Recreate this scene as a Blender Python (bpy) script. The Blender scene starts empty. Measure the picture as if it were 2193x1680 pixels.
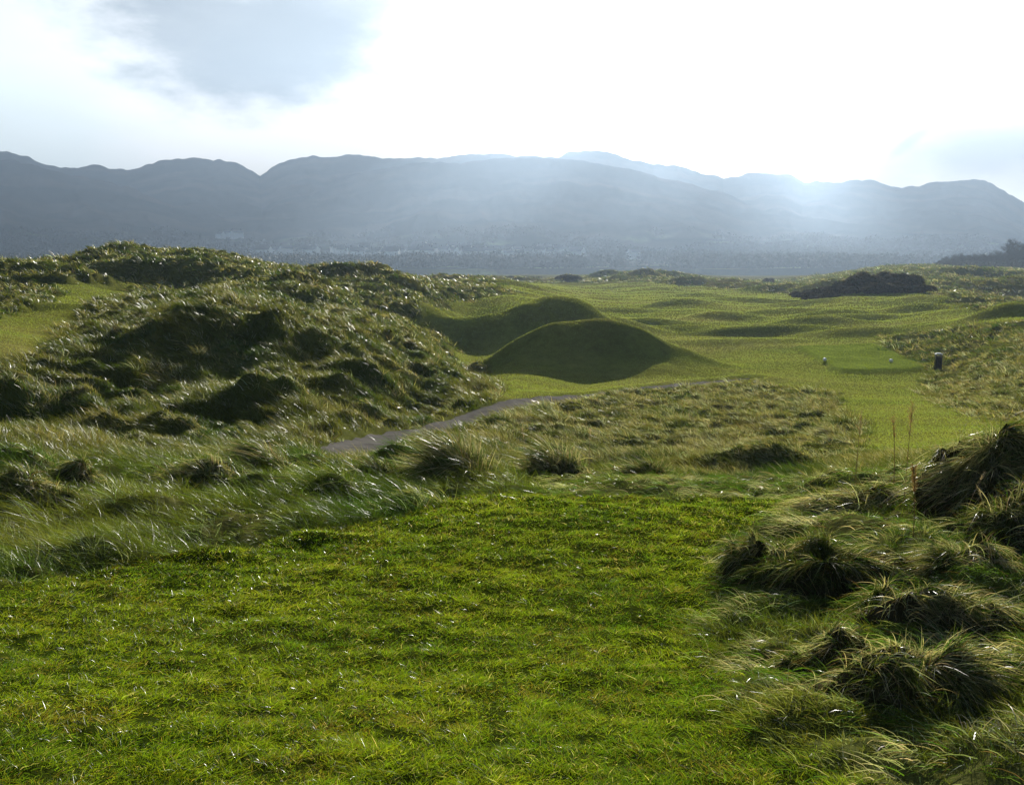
import bpy, math, random
import numpy as np
from mathutils import Vector, Matrix
R = math.radians
rng = np.random.default_rng(7); random.seed(7)
sc = bpy.context.scene
COL = sc.collection

# ------------------------------------------------------------------ tagging
def tag(o, label=None, cat=None, group=None, kind=None):
    if label: o['label'] = label
    if cat: o['category'] = cat
    if group: o['group'] = group
    if kind: o['kind'] = kind
    return o

def link(o, parent=None):
    COL.objects.link(o)
    if parent: o.parent = parent
    return o

# ------------------------------------------------------------------ camera
EYE = 1.65; F = 887.0; PITCH = R(8.1); K = 1024/2193.0
cam_d = bpy.data.cameras.new('camera'); cam = link(bpy.data.objects.new('camera', cam_d))
cam.location = (0, 0, EYE); cam.rotation_euler = (R(90)-PITCH, 0, 0)
cam_d.sensor_width = 36; cam_d.lens = F/1024*36; cam_d.clip_end = 60000; cam_d.clip_start = .05
sc.camera = cam
cp, sp = math.cos(PITCH), math.sin(PITCH)
def ray(dx, dy):
    x = (dx*K-512)/F; y = -(dy*K-392)/F
    return np.array([x, cp+y*sp, -sp+y*cp])
def pt(dx, dy, D):
    d = ray(dx, dy); return np.array([0, 0, EYE]) + d*(D/d[1])

# ------------------------------------------------------------------ noise
def _h(ix, iy, s):
    n = (ix*374761393 + iy*668265263 + s*974634777) & 0xffffffff
    n = ((n ^ (n >> 13))*1274126177) & 0xffffffff
    return (n ^ (n >> 16)) & 0xffff
def pn(x, y, s=0):
    x = np.asarray(x, float); y = np.asarray(y, float)
    ix = np.floor(x).astype(np.int64); iy = np.floor(y).astype(np.int64)
    fx = x-ix; fy = y-iy
    u = fx*fx*fx*(fx*(fx*6-15)+10); v = fy*fy*fy*(fy*(fy*6-15)+10)
    def g(a, b, X, Y):
        t = _h(a, b, s)*(2*np.pi/65536); return np.cos(t)*X+np.sin(t)*Y
    n0 = g(ix, iy, fx, fy)*(1-u)+g(ix+1, iy, fx-1, fy)*u
    n1 = g(ix, iy+1, fx, fy-1)*(1-u)+g(ix+1, iy+1, fx-1, fy-1)*u
    return (n0*(1-v)+n1*v)*1.5
def fbm(x, y, s=0, o=4):
    r = 0; a = 1.0; t = 0
    for i in range(o):
        r = r+a*pn(x, y, s+i*17); t += a; a *= .5; x = x*2.03+3.1; y = y*2.03+7.7
    return r/t
def sstep(a, b, x):
    t = np.clip((x-a)/(b-a), 0, 1); return t*t*(3-2*t)

# ------------------------------------------------------------------ base terrain from surveyed points (picture x, picture y, metres away)
CP = [
 # lawn and near banks
 (300,1680,2.75),(1096,1680,2.72),(1900,1680,2.70),(-300,1680,2.7),(2500,1680,2.6),
 (100,1400,4.2),(600,1400,4.3),(1096,1400,4.3),(1600,1400,4.25),(2100,1400,3.9),
 (0,1200,6.4),(500,1200,6.5),(1096,1200,6.3),(1600,1200,6.2),(2100,1200,5.6),
 (-300,1200,6.2),(2500,1200,5.2),
 (1096,1060,8.6),(1300,1056,8.7),(1600,1066,8.4),(1800,1080,8.0),
 (0,1060,8.8),(400,1060,9.0),(800,1070,8.9),
 (0,930,13.5),(300,985,12),(600,985,12.3),(880,1000,12),(-300,900,13),
 (2193,1020,7.8),(1950,1030,9),(2500,1000,7.5),
 # hollow beyond the lawn
 (1200,985,17.5),(1450,985,18.5),(1700,990,18),(1900,965,18.5),(2100,950,18),(2400,950,17),
 (1000,960,19),(780,965,18.6),(950,908,24),(1100,862,31),(1300,836,41),(1450,823,45.5),(1600,808,50),
 (1450,900,29),(1650,880,33),(1300,880,32),(1750,840,42),(1850,870,34),(1850,800,54),(1700,790,55),
 (2193,900,25),(2100,850,35),(2400,860,27),(2193,820,38),
 (2015,792,55),(2193,760,49),(2193,700,63),(2015,702,76),(2400,700,60),(1900,722,76),(2400,640,80),
 # mound field floor
 (1250,816,51),(1000,790,52),(1096,770,59),(1500,775,63),(980,735,70),(1350,735,73),(1000,690,90),
 (1600,700,92),(1300,660,125),(1500,660,120),(1750,680,100),(1900,665,112),(2193,655,125),
 # far links
 (1096,600,400),(1300,620,225),(1700,640,165),(1600,608,300),(1450,596,330),(1400,582,370),(1700,605,330),
 (1850,622,150),(2000,626,150),(1900,571,430),(2050,574,430),(2193,640,160),(2193,590,240),(2400,580,240),
 (1100,590,600),(1600,594,560),(2193,580,560),(700,590,560),(1250,592,480),(1900,583,620),
 # left dunes
 (500,925,20.5),(200,930,20),(500,860,24.5),(200,870,23.5),(700,900,22.5),(225,705,33),(255,800,26.8),(120,780,27),(500,772,29),(345,745,29.2),(650,765,30),
 (320,668,31.8),(450,648,32.5),(600,660,33.5),(720,690,34.5),(800,750,33),(870,742,39),(950,770,40),(900,840,31),(1040,812,43),
 (100,830,25),(0,860,23),(180,740,29),(0,755,26.5),(120,690,35),(150,652,43),(250,618,58),(0,625,56),(400,622,50),(550,625,48),
 (-300,700,30),(-300,620,60),(-300,840,22),
 (170,600,66),(60,598,66),(0,543,84),(150,552,108),(250,526,104),(350,524,100),(480,536,95),(600,572,92),
 (250,603,72),(400,603,73),(550,604,70),(650,600,66),(-300,560,95),
 (620,612,60),(750,640,60),(860,668,60),(700,660,52),(800,672,66),
 (740,566,132),(820,572,128),(900,584,134),(700,603,82),(850,618,88),(950,610,110),(900,655,80),(1080,640,108),(880,684,74),
 (1040,603,160),(940,592,170),(600,580,220),(200,570,240),
]
P0 = np.array([pt(*c) for c in CP])
lft = P0[:,0]/P0[:,1] < -.03
P0[:,2] -= np.where(lft & (P0[:,1] > 30) & (P0[:,1] < 37), .30, 0)+np.where(lft & (P0[:,1] > 27), .25, 0)+np.where(lft & (P0[:,1] > 50), .35, 0)+np.where(lft & (P0[:,1] > 78), .45, 0)
# behind and beside the camera
EX = [(-4,0,-.1),(4,0,.1),(0,-5,.1),(0,0,0),(-12,-4,.2),(12,-4,.6),(0,-40,0),(-60,0,1),(60,0,0),(-60,-60,1),(60,-60,0),
      (8,4,.3),(-8,4,.0),(2,1.2,0),(-2,1.2,0)]
P0 = np.vstack([P0, np.array(EX)])
def q(x, y):   # coordinates the interpolation works in: even in angle and in log distance
    r = np.sqrt(x*x+y*y)+2.0
    l = np.log(r)
    return l*x/r*1.6*1.4, l*y/r*1.6
    
def tps_phi(r2): return .5*r2*np.log(r2+1e-9)
qa, qb = q(P0[:,0], P0[:,1]); Q = np.stack([qa, qb], 1); n = len(Q)
d2 = ((Q[:,None]-Q[None])**2).sum(2)
A = np.zeros((n+3, n+3)); A[:n,:n] = tps_phi(d2)+np.eye(n)*.0006
A[:n,n] = 1; A[:n,n+1:] = Q; A[n,:n] = 1; A[n+1:,:n] = Q.T
w = np.linalg.solve(A, np.concatenate([P0[:,2], [0,0,0]]))
def tps(x, y):
    sh = np.shape(x); x = np.ravel(x).astype(float); y = np.ravel(y).astype(float)
    a, b = q(x, y); out = w[n]+w[n+1]*a+w[n+2]*b
    for i in range(n):
        out += w[i]*tps_phi((a-Q[i,0])**2+(b-Q[i,1])**2)
    return out.reshape(sh)

# ------------------------------------------------------------------ mounds and hollows: (x, y, height, radius across, radius along, turn)
def at(dx, D): return (dx*K-512)/F*D
BUMPS = []
def bump(dx, D, H, rx, ry, rot=0): BUMPS.append((at(dx, D), D, H, rx, ry, R(rot)))
# the two turfed mounds
bump(1290, 57.6, .85, 10.5, 8.0); bump(1265, 57.2, 1.42, 5.9, 4.1, 4); bump(1385, 58.2, .95, 6.0, 3.7, -8); bump(1150, 58.0, .85, 7.0, 3.2, 12)
bump(1110, 79.5, .9, 15, 9); bump(1050, 77.2, 1.45, 6.0, 4.2, 10); bump(1190, 80.8, 1.75, 7.0, 4.4, -14); bump(1290, 84, 1.3, 9, 6); bump(960, 80, 1.2, 8, 5, 10)
# ripples on the fairway
for b in [(1390,95,1.2,6,3.5),(1480,87,.8,8,3),(1640,84,1.35,10,3.0),(1600,76,.5,9,3),(1560,104,1.1,7,4),(1700,112,1.1,9,4),(1450,130,1.3,8,5),(1330,118,1.0,7,4),(1750,94,.9,8,3.2),(1800,104,.9,8,3.2),(1850,80,.7,8,3),
          (1600,150,1.3,12,5),(1500,170,1.2,10,6),(1720,135,.9,9,4),(1850,100,.8,7,3),(1960,108,1.3,8,4),(1990,125,1.3,8,5),(2080,120,1.4,9,5),
          (1380,310,2.6,12,9),(1450,330,2.8,18,9),(1320,300,2,10,7),(1540,300,1.8,14,7),(1290,360,2.5,14,9),(1650,210,2,14,8),(1600,230,2,12,8),
          (1215,330,2.6,10,8),(1560,240,2.2,12,8),(1480,255,2.6,13,8),(1780,200,1.6,14,8),(1930,84,.5,7,3),(1100,150,.7,9,4),(1180,170,.8,10,5),
          (2170,78,1.2,6,4),(2120,140,1.2,9,5),(2050,96,.5,6,3),
          (2193,180,2.6,24,12),(2080,250,2.0,24,12),(1000,200,1.6,14,8),(950,190,1.2,12,8),(1040,260,1.8,14,9),(1120,330,1.6,14,9),
          (930,96,.5,8,4),(960,108,.6,9,5),(1010,122,.7,9,5)]:
    b = list(b); b[2] *= .66 if b[1] < 180 and b[0] < 2100 else 1
    bump(*b)
# dunes on the left
for b in [(170,73,1.9,6.5,5),(480,82,1.6,14,5,0),(300,84,1.4,10,5),(620,78,1.3,9,4),(60,76,2.2,8,6),(200,96,1.5,9,7),(260,100,1.3,8,6),(380,94,1.0,8,6),
          (760,112,2.6,12,7),(860,104,1.5,9,5),(660,66,1.6,9,4),(740,62,1.0,6,3.5),(560,60,1.0,7,3.5),(450,62,.8,5,3),
          (440,32,.30,3.5,2.0),(560,33,.30,3.2,2.2),(650,34,.30,3.5,2),(330,31,.15,2.6,1.6),
          (545,24.5,.28,3.2,1.5),(470,23.3,.55,1.8,1.2),(600,23.5,.6,1.6,1.2),(700,27,.35,2.5,1.4),(800,30,.4,2.5,1.4),(120,21.5,.5,2.6,1.5),(40,22,.6,2.2,1.4),
          (300,20,.4,2.2,1.2),(380,52,.8,5,3),(560,46,.6,4,2.5),(80,44,.5,4,2)]:
    b = list(b); b[2] *= .62 if b[1] > 43 else 1
    bump(*b)
# near left bank, near right bank
for b in [(60,8.6,.2,.8,.4),(20,9.6,.3,.9,.6),(150,9.4,.22,.3,.25),(430,10.2,.22,.7,.4),(560,9.6,.14,.6,.35),(700,9.2,.14,.5,.35),(300,8.2,.12,.8,.4),(160,6.6,.10,.9,.4),
          (420,6.6,.06,.7,.3),(660,7.2,.06,.6,.3),(980,10.6,.12,.8,.5),(860,11.5,.25,.8,.5),
          (1420,16.6,.25,1.2,.8),(1560,14.6,.3,1.9,.8),(1480,15.6,.2,.8,.5),(1640,15.8,.25,.9,.6),(1300,17,.15,1.0,.6),(1680,14.6,.3,1.4,.8),
          (1850,9.2,.12,.7,.5),(2080,8.2,.20,.9,.7)]:
    bump(*b)
def bumps(x, y):
    out = np.zeros_like(x)
    for bi, (cx, cy, H, rx, ry, a) in enumerate(BUMPS):
        m = (np.abs(x-cx) < max(rx, ry)*1.2) & (np.abs(y-cy) < max(rx, ry)*1.2)
        if not m.any(): continue
        X = x[m]-cx; Y = y[m]-cy
        c, s = math.cos(a), math.sin(a)
        r = np.sqrt(((X*c+Y*s)/rx)**2+((-X*s+Y*c)/ry)**2)
        r = r*(1+.16*pn(x[m]/(rx*.7), y[m]/(ry*.7), int(cx*3)+int(cy)))
        out[m] += H*np.where(r < 1, .5+.5*np.cos(np.pi*np.minimum(r, 1)**1.08), 0) if bi > 6 else H*np.where(r < 1, (lambda f_: .15*f_+.85*np.sin(np.pi/2*f_))(.5+.5*np.cos(np.pi*np.minimum(r, 1))), 0)
    return out

# ------------------------------------------------------------------ mountains: crest lines (picture x, y) at a distance
def crest(pts, D, foot, zf):
    Pw = np.array([pt(a, b, D) for a, b in pts]); t = Pw[:,0]/Pw[:,1]
    return dict(t=t, z=Pw[:,2], D=D, foot=foot, zf=zf)
RIDGES = [
 crest([(-1500,420),(-700,360),(-300,330),(0,321),(20,320),(60,335),(110,352),(150,358),(200,354),(240,355),(270,361),(310,352),(350,340),(400,335),(430,337),(470,340),(510,350),
   (540,363),(557,374),(575,362),(600,346),(640,337),(680,333),(720,334),(760,330),(800,333),(850,338),(900,337),(950,333),(1000,328),(1050,326),(1100,328),
   (1150,332),(1195,330),(1212,323),(1300,322),(1350,340),(1400,349),(1450,352),(1500,368),(1550,380),(1600,372),(1680,369),(1700,376),(1720,389),(1780,388),(1830,383),
   (1880,388),(1930,399),(1980,397),(2010,388),(2060,383),(2110,387),(2150,405),(2193,436),(2260,480),(2400,500),(3200,480)], 3500, 1500, 18),
 crest([(-900,480),(300,560),(450,520),(560,470),(640,420),(720,385),(800,362),(900,348),(1000,341),(1100,338),(1200,338),(1300,350),(1400,374),(1500,398),(1600,430),(1700,462),(1800,500),(1900,530),(2050,560),(3000,560)], 2800, 1500, 14),
 crest([(-1500,420),(-300,345),(-60,330),(60,350),(150,372),(270,398),(370,440),(500,490),(650,528),(800,555),(1200,562),(3000,562)], 2500, 1400, 14),
]
def mountains(x, y):
    yy = np.maximum(y, 1.0); t = x/yy
    z = np.full_like(x, -7.0)
    n1 = 1-np.abs(fbm(t*9+3, y/900, 31, 4))*2
    n2 = fbm(x/420, y/420, 41, 5)
    for i, r in enumerate(RIDGES):
        zc = np.interp(t, r['t'], r['z'])
        zc = zc+pn(x/110, y/110+i, 50)*8+pn(x/34, y/34, 51)*4.5
        u = (y-r['foot'])/(r['D']-r['foot'])
        up = np.clip(u, 0, 1); sh = np.where(u < 1, .45*up**1.2+.55*up**2.4, np.exp(-np.maximum(u-1, 0)*3.2))
        amp = np.clip(np.minimum(up*2.2, 1)*np.clip((1-up)*3, 0, 1), 0, 1)
        zz = r['zf']*sstep(-.3, .1, u)+(zc-r['zf'])*sh+amp*(n1*26+n2*34)*np.clip(zc/330, .1, 1)
        zz = np.where(u < -.3, -7, zz)
        z = np.maximum(z, zz)
    return z

# ------------------------------------------------------------------ polar grid
NT_IN = 1040
th = np.concatenate([np.linspace(-180, -48, 50)[:-1], np.linspace(-48, -34, 50)[:-1], np.linspace(-34, 34, NT_IN), np.linspace(34, 48, 50)[1:], np.linspace(48, 180, 50)[1:]])
th = np.radians(th)
rr = np.exp(np.linspace(math.log(.5), math.log(9000), 980))
RR, TT = np.meshgrid(rr, th, indexing='ij')
GX = RR*np.sin(TT); GY = RR*np.cos(TT)
base = tps(GX, GY)
far = sstep(480, 1150, RR)
front = sstep(-.2, .5, np.cos(TT))
base = base*(1-far)+far*(-7*(1-front)+mountains(GX, GY)*front)
base = base+bumps(GX, GY)

lr = np.log(rr); ti = np.arange(len(th))
def sample(G, x, y):
    r = np.sqrt(x*x+y*y); a = np.arctan2(x, y)
    fi = np.clip((np.log(np.maximum(r, .5))-lr[0])/(lr[1]-lr[0]), 0, len(rr)-1.001); fj = np.clip(np.interp(a, th, ti), 0, len(th)-1.001)
    i = fi.astype(int); j = fj.astype(int); u = fi-i; v = fj-j
    return G[i,j]*(1-u)*(1-v)+G[i+1,j]*u*(1-v)+G[i,j+1]*(1-u)*v+G[i+1,j+1]*u*v
def ground_hit(dx, dy, G, dmax=7000):
    d = ray(dx, dy); Ds = np.exp(np.linspace(math.log(1.2), math.log(dmax), 6000))
    X = d[0]/d[1]*Ds; Z = EYE+d[2]/d[1]*Ds
    h = sample(G, X, Ds); k = np.nonzero(Z < h)[0]
    k = k[0] if len(k) else len(Ds)-1
    return np.array([X[k], Ds[k], h[k]])

# ------------------------------------------------------------------ zones: outlines on the ground
def outline(pts): return np.array([ground_hit(a, b, base)[:2] for a, b in pts])
def signed(poly, x, y):
    """distance to the outline, negative inside"""
    sh = x.shape; x = x.ravel(); y = y.ravel(); d = np.full(x.shape, 1e18); ins = np.zeros(x.shape, bool)
    m = len(poly)
    for i in range(m):
        a = poly[i]; b = poly[(i+1) % m]; e = b-a
        t = np.clip(((x-a[0])*e[0]+(y-a[1])*e[1])/(e@e+1e-9), 0, 1)
        d = np.minimum(d, (x-a[0]-t*e[0])**2+(y-a[1]-t*e[1])**2)
        c = ((a[1] > y) != (b[1] > y))
        with np.errstate(divide='ignore', invalid='ignore'):
            ins ^= c & (x < e[0]*(y-a[1])/(e[1] if abs(e[1]) > 1e-12 else 1e-12)+a[0])
    return (np.sqrt(d)*np.where(ins, -1, 1)).reshape(sh)
lawn_poly = outline([(-350,1350),(0,1270),(150,1235),(320,1205),(600,1150),(850,1100),(1000,1066),(1150,1052),(1300,1062),(1480,1070),(1620,1070),(1740,1068),
   (1690,1100),(1590,1130),(1540,1200),(1560,1290),(1500,1340),(1600,1440),(1640,1560),(1740,1660)])
lawn_poly = np.vstack([lawn_poly, [[1.1,1.0],[1.6,-3],[-6,-3],[-6,2.0]]])
track_poly = outline([(130,612),(275,610),(292,628),(205,655),(135,700),(70,760),(-100,830),(-200,700),(0,682),(70,652),(130,630)])
fair_poly = outline([(872,688),(985,660),(1095,628),(1060,606),(1096,601),(1250,607),(1420,606),(1600,614),(1700,628),(1985,630),(2180,650),(2193,690),(2080,697),(1900,722),(1885,740),(2000,795),
   (1985,858),(2193,912),(2240,950),(2090,962),(1980,972),(1850,975),(1825,900),(1795,842),(1620,812),(1450,832),(1300,845),(1130,868),(1070,850),(1035,800),(940,722),(890,696)])
tee_poly = outline([(1700,745),(1880,738),(1992,792),(1790,799)])
PATH = np.array([ground_hit(a, b, base)[:2] for a, b in [(735,978),(765,964),(800,952),(870,930),(950,908),(1040,882),(1130,862),(1220,848),(1320,838),(1450,824),(1540,815),(1610,808)]])
def path_d(x, y):
    d = np.full(x.shape, 1e18); tt = np.zeros(x.shape)
    for i in range(len(PATH)-1):
        a, b = PATH[i], PATH[i+1]; e = b-a
        t = np.clip(((x-a[0])*e[0]+(y-a[1])*e[1])/(e@e), 0, 1)
        k = (x-a[0]-t*e[0])**2+(y-a[1]-t*e[1])**2; mm = k < d
        d = np.where(mm, k, d); tt = np.where(mm, (i+t)/(len(PATH)-1), tt)
    return np.sqrt(d), tt
PW = .66
near = GY > -8
ed = pn(GX/.5, GY/.5, 3)*.10+pn(GX/1.7, GY/1.7, 4)*.16
edf = pn(GX/2.5, GY/2.5, 5)*.5+pn(GX/9, GY/9, 6)*.9
M_lawn = 1-sstep(-.12, .18, signed(lawn_poly, GX, GY)+ed)
M_track = 1-sstep(-.4, .4, signed(track_poly, GX, GY)+edf*.6)
M_fair = 1-sstep(-.6, .6, signed(fair_poly, GX, GY)+edf*np.clip(RR/40, .3, 3))
M_tee = 1-sstep(-.5, .25, signed(tee_poly, GX, GY)+pn(GX/1.5, GY/1.5, 8)*.3)
pd, pt_ = path_d(GX, GY)
M_path = (1-sstep(PW-.1, PW+.06, pd+pn(GX/.4, GY/.4, 9)*.09+pn(GX/2, GY/2, 9)*.1))
mown = np.clip(np.maximum.reduce([M_lawn, M_track, M_fair]), 0, 1)
rough = (1-mown)*(1-sstep(450, 800, RR))
rough = rough*(1-(1-sstep(PW, PW+.7, pd)))
# ------------------------------------------------------------------ relief
lump = fbm(GX/7, GY/7, 60, 3); hum = 1-np.abs(pn(GX/2.1+GY*.12, GY/1.5, 70))*2; tus = pn(GX/.75, GY/.62, 80); fine = pn(GX/.3, GY/.26, 90)
dist = sstep(9, 26, RR)
left = sstep(2, -4, GX+(GY-20)*.05)
farl = sstep(45, 90, RR)
H = base+rough*((.10+.24*left)*dist*(hum-.5)+.25*dist*lump*left+.26*dist*left*pn(GX/3.0, GY/1.9, 74)+(.08+.14*dist)*tus+.03*fine+farl*.35*pn(GX/4.5, GY/3.2, 72)+farl*.5*pn(GX/11,GY/8,73))
H = H+mown*(.025*pn(GX/1.4, GY/1.6, 75)*(1-farl)*np.clip(M_lawn*1+.4, 0, 1)+(.024*pn(GX/.30+GY, GY/.26, 77)+.010*pn(GX/.8+GY*.6, GY/1.1, 76))*M_lawn+(.24*farl*pn(GX/11, GY/7, 78)+.35*sstep(100,160,RR)*np.abs(pn(GX/20, GY/12, 99)))*(1-M_tee)+.04*dist*pn(GX/5, GY/3.6, 79)*(1-M_tee))
NL = sstep(.2, -.6, GX)*sstep(4, 5, GY)*(1-sstep(13, 18, GY))*rough
H = H+NL*(.16*np.abs(pn(GX/.9+GY*.3, GY/.45, 94))+.07*pn(GX/.4, GY/.3, 95)-.05)
NR = sstep(.7, 1.5, GX)*sstep(2.2, 3.0, GY)*(1-sstep(9, 12, GY))*rough
H = H+NR*(.10*np.abs(pn(GX/.42, GY/.34, 91))+.09*pn(GX/.8, GY/.6, 92)+.03*pn(GX/.16, GY/.14, 93))
H = H+sstep(150, 260, RR)*(1-sstep(600, 900, RR))*(.7*pn(GX/26, GY/18, 81)+.4*pn(GX/11, GY/8, 82))
H = H+M_tee*.24
Hp = H; H = H-M_path*.10+(sstep(PW, PW+.5, pd)*(1-sstep(PW+.6, PW+1.4, pd)))*.07*(RR < 60)
def hz(x, y): return sample(H, np.asarray(x, float), np.asarray(y, float))
def msk(G, x, y): return sample(G, np.asarray(x, float), np.asarray(y, float))

# ------------------------------------------------------------------ ground colours (what the ground is covered with)
def mixc(a, b, t): t = t[...,None]; return a*(1-t)+b*t
C_ = lambda *c: np.array(c, float)
def rough_col(x, y):
    a = fbm(x/3.5, y/3.5, 101, 4)*.5+.5; b = fbm(x/14, y/14, 102, 3)*.5+.5
    c = mixc(C_(.055,.075,.018)+np.zeros(x.shape+(3,)), C_(.13,.115,.035), np.clip(a*1.3-.15, 0, 1))
    return mixc(c, C_(.09,.10,.022), np.clip(b*1.5-.4, 0, 1)*.6)
def mown_col(x, y):
    a = fbm(x/6, y/2.6, 111, 4)*.5+.5; b = fbm(x/30, y/11, 112, 3)*.5+.5
    c = mixc(C_(.125,.150,.026)+np.zeros(x.shape+(3,)), C_(.170,.165,.036), np.clip(a*1.4-.2, 0, 1))
    return mixc(c, C_(.20,.165,.06), np.clip(b*2.2-1.15, 0, 1)*.8)
col = mixc(rough_col(GX, GY), mown_col(GX, GY), mown)
lawn_c = mixc(C_(.075,.125,.012)+np.zeros(GX.shape+(3,)), C_(.13,.16,.02), np.clip(fbm(GX/.8, GY/.8, 120, 3)+.5, 0, 1))
col = mixc(col, lawn_c*.3, M_lawn)
tee_c = C_(.15,.19,.03)+np.zeros(GX.shape+(3,)); col = mixc(col, tee_c, M_tee)
# links beyond 100 m: browner
bro = np.clip(fbm(GX/40, GY/25, 130, 4)*1.6+.35, 0, 1)*sstep(90, 160, RR)*(1-mown*.75)
col = mixc(col, C_(.19,.155,.06), bro*.7)
# lower slopes and mountains
moor = np.clip(fbm(GX/330, GY/200, 140, 6)*2.2+.45, 0, 1)
mcol = mixc(C_(.018,.024,.018)+np.zeros(GX.shape+(3,)), C_(.17,.125,.085), moor**1.5*.45)
fields = np.clip(fbm(GX/120, GY/90, 150, 4)*2.6-.25, 0, 1)*(1-sstep(30, 90, H))
mcol = mixc(mcol, C_(.20,.26,.09), fields*.8)
col = mixc(col, mcol, sstep(650, 1000, RR))

# ------------------------------------------------------------------ materials
def mat_new(name):
    m = bpy.data.materials.new(name); m.use_nodes = True; nt = m.node_tree; nt.nodes.clear()
    return m, nt, nt.nodes.new('ShaderNodeOutputMaterial')
def N(nt, t, **k):
    o = nt.nodes.new('ShaderNode'+t)
    for a, v in k.items():
        if a.startswith('i_'): o.inputs[a[2:].replace('_', ' ')].default_value = v
        else: setattr(o, a, v)
    return o
def noise(nt, scale, detail=4, rough=.55, vec=None):
    o = N(nt, 'TexNoise'); o.inputs['Scale'].default_value = scale; o.inputs['Detail'].default_value = detail; o.inputs['Roughness'].default_value = rough
    if vec: nt.links.new(vec, o.inputs['Vector'])
    return o.outputs['Fac']
def math_(nt, op, a, b=None, c=None, clamp=False):
    o = N(nt, 'Math', operation=op, use_clamp=clamp)
    for i, v in enumerate((a, b, c)):
        if v is None: continue
        if hasattr(v, 'is_output'): nt.links.new(v, o.inputs[i])
        else: o.inputs[i].default_value = v
    return o.outputs[0]
def mapr(nt, v, a, b, c, d, smooth=False):
    o = N(nt, 'MapRange'); o.interpolation_type = 'SMOOTHSTEP' if smooth else 'LINEAR'
    nt.links.new(v, o.inputs[0])
    for i, k in enumerate((a, b, c, d)): o.inputs[i+1].default_value = k
    return o.outputs[0]
def vmul(nt, colsock, f):
    o = N(nt, 'VectorMath', operation='SCALE'); nt.links.new(colsock, o.inputs[0])
    if hasattr(f, 'is_output'): nt.links.new(f, o.inputs['Scale'])
    else: o.inputs['Scale'].default_value = f
    return o.outputs[0]

m_ground, nt, out = mat_new('turf_ground')
attr = N(nt, 'Attribute', attribute_name='gcol'); geo = N(nt, 'NewGeometry'); pos = geo.outputs['Position']
n1 = noise(nt, 1.6, 8, .7, pos); n2 = noise(nt, .25, 6, .65, pos); n3 = noise(nt, 9, 3, .6, pos)
f = math_(nt, 'MULTIPLY', mapr(nt, n1, .3, .7, .75, 1.25), mapr(nt, n2, .3, .7, .75, 1.25))
bs = N(nt, 'BsdfPrincipled'); bs.inputs['Roughness'].default_value = .85; bs.inputs['Specular IOR Level'].default_value = 0
nt.links.new(vmul(nt, attr.outputs['Color'], f), bs.inputs['Base Color'])
bp = N(nt, 'Bump'); bp.inputs['Strength'].default_value = .55; bp.inputs['Distance'].default_value = .10
nt.links.new(math_(nt, 'ADD', n1, math_(nt, 'MULTIPLY', n3, .35)), bp.inputs['Height']); nt.links.new(bp.outputs[0], bs.inputs['Normal'])
nt.links.new(bs.outputs[0], out.inputs[0])

def blade_mat(name, trans=.45, rough_=.38, spec=.6, tint=(1.25,1.35,.7)):
    m, nt, out = mat_new(name)
    a = N(nt, 'Attribute', attribute_name='gcol')
    p = N(nt, 'BsdfPrincipled'); p.inputs['Roughness'].default_value = rough_; p.inputs['Specular IOR Level'].default_value = spec
    nt.links.new(a.outputs['Color'], p.inputs['Base Color'])
    t = N(nt, 'BsdfTranslucent'); mx = N(nt, 'VectorMath', operation='MULTIPLY'); nt.links.new(a.outputs['Color'], mx.inputs[0]); mx.inputs[1].default_value = tint
    nt.links.new(mx.outputs[0], t.inputs[0])
    ms = N(nt, 'MixShader'); ms.inputs[0].default_value = trans
    nt.links.new(p.outputs[0], ms.inputs[1]); nt.links.new(t.outputs[0], ms.inputs[2]); nt.links.new(ms.outputs[0], out.inputs[0])
    return m
m_lawn = blade_mat('lawn_blades', .52, .30, .6, (1.7,1.6,.45))
m_fair = blade_mat('fairway_blades', .5, .6, .12, (1.5,1.55,.5))
m_rough = blade_mat('marram_blades', .40, .36, .5, (1.35,1.35,.6))
def plain(name, c, r=.8, var=.25, scale=3.0, spec=.3, metal=0):
    m, nt, out = mat_new(name); p = N(nt, 'BsdfPrincipled'); g = N(nt, 'NewGeometry')
    rgb = N(nt, 'RGB'); rgb.outputs[0].default_value = (*c, 1)
    nt.links.new(vmul(nt, rgb.outputs[0], mapr(nt, noise(nt, scale, 5, .6, g.outputs['Position']), .25, .75, 1-var, 1+var)), p.inputs['Base Color'])
    p.inputs['Roughness'].default_value = r; p.inputs['Specular IOR Level'].default_value = spec; p.inputs['Metallic'].default_value = metal
    nt.links.new(p.outputs[0], out.inputs[0]); return m

# ------------------------------------------------------------------ mesh helpers
def raw_mesh(name, V, loops, starts, totals, mat, colors=None, smooth=False):
    me = bpy.data.meshes.new(name)
    me.vertices.add(len(V)); me.vertices.foreach_set('co', np.ascontiguousarray(V, np.float32).ravel())
    me.loops.add(len(loops)); me.loops.foreach_set('vertex_index', np.ascontiguousarray(loops, np.int32))
    me.polygons.add(len(starts)); me.polygons.foreach_set('loop_start', np.ascontiguousarray(starts, np.int32)); me.polygons.foreach_set('loop_total', np.ascontiguousarray(totals, np.int32))
    if smooth: me.polygons.foreach_set('use_smooth', np.ones(len(starts), bool))
    me.update(calc_edges=True)
    if colors is not None:
        a = me.color_attributes.new('gcol', 'FLOAT_COLOR', 'POINT'); c4 = np.ones((len(V), 4), np.float32); c4[:,:3] = colors; a.data.foreach_set('color', c4.ravel())
    me.materials.append(mat)
    return me
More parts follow.
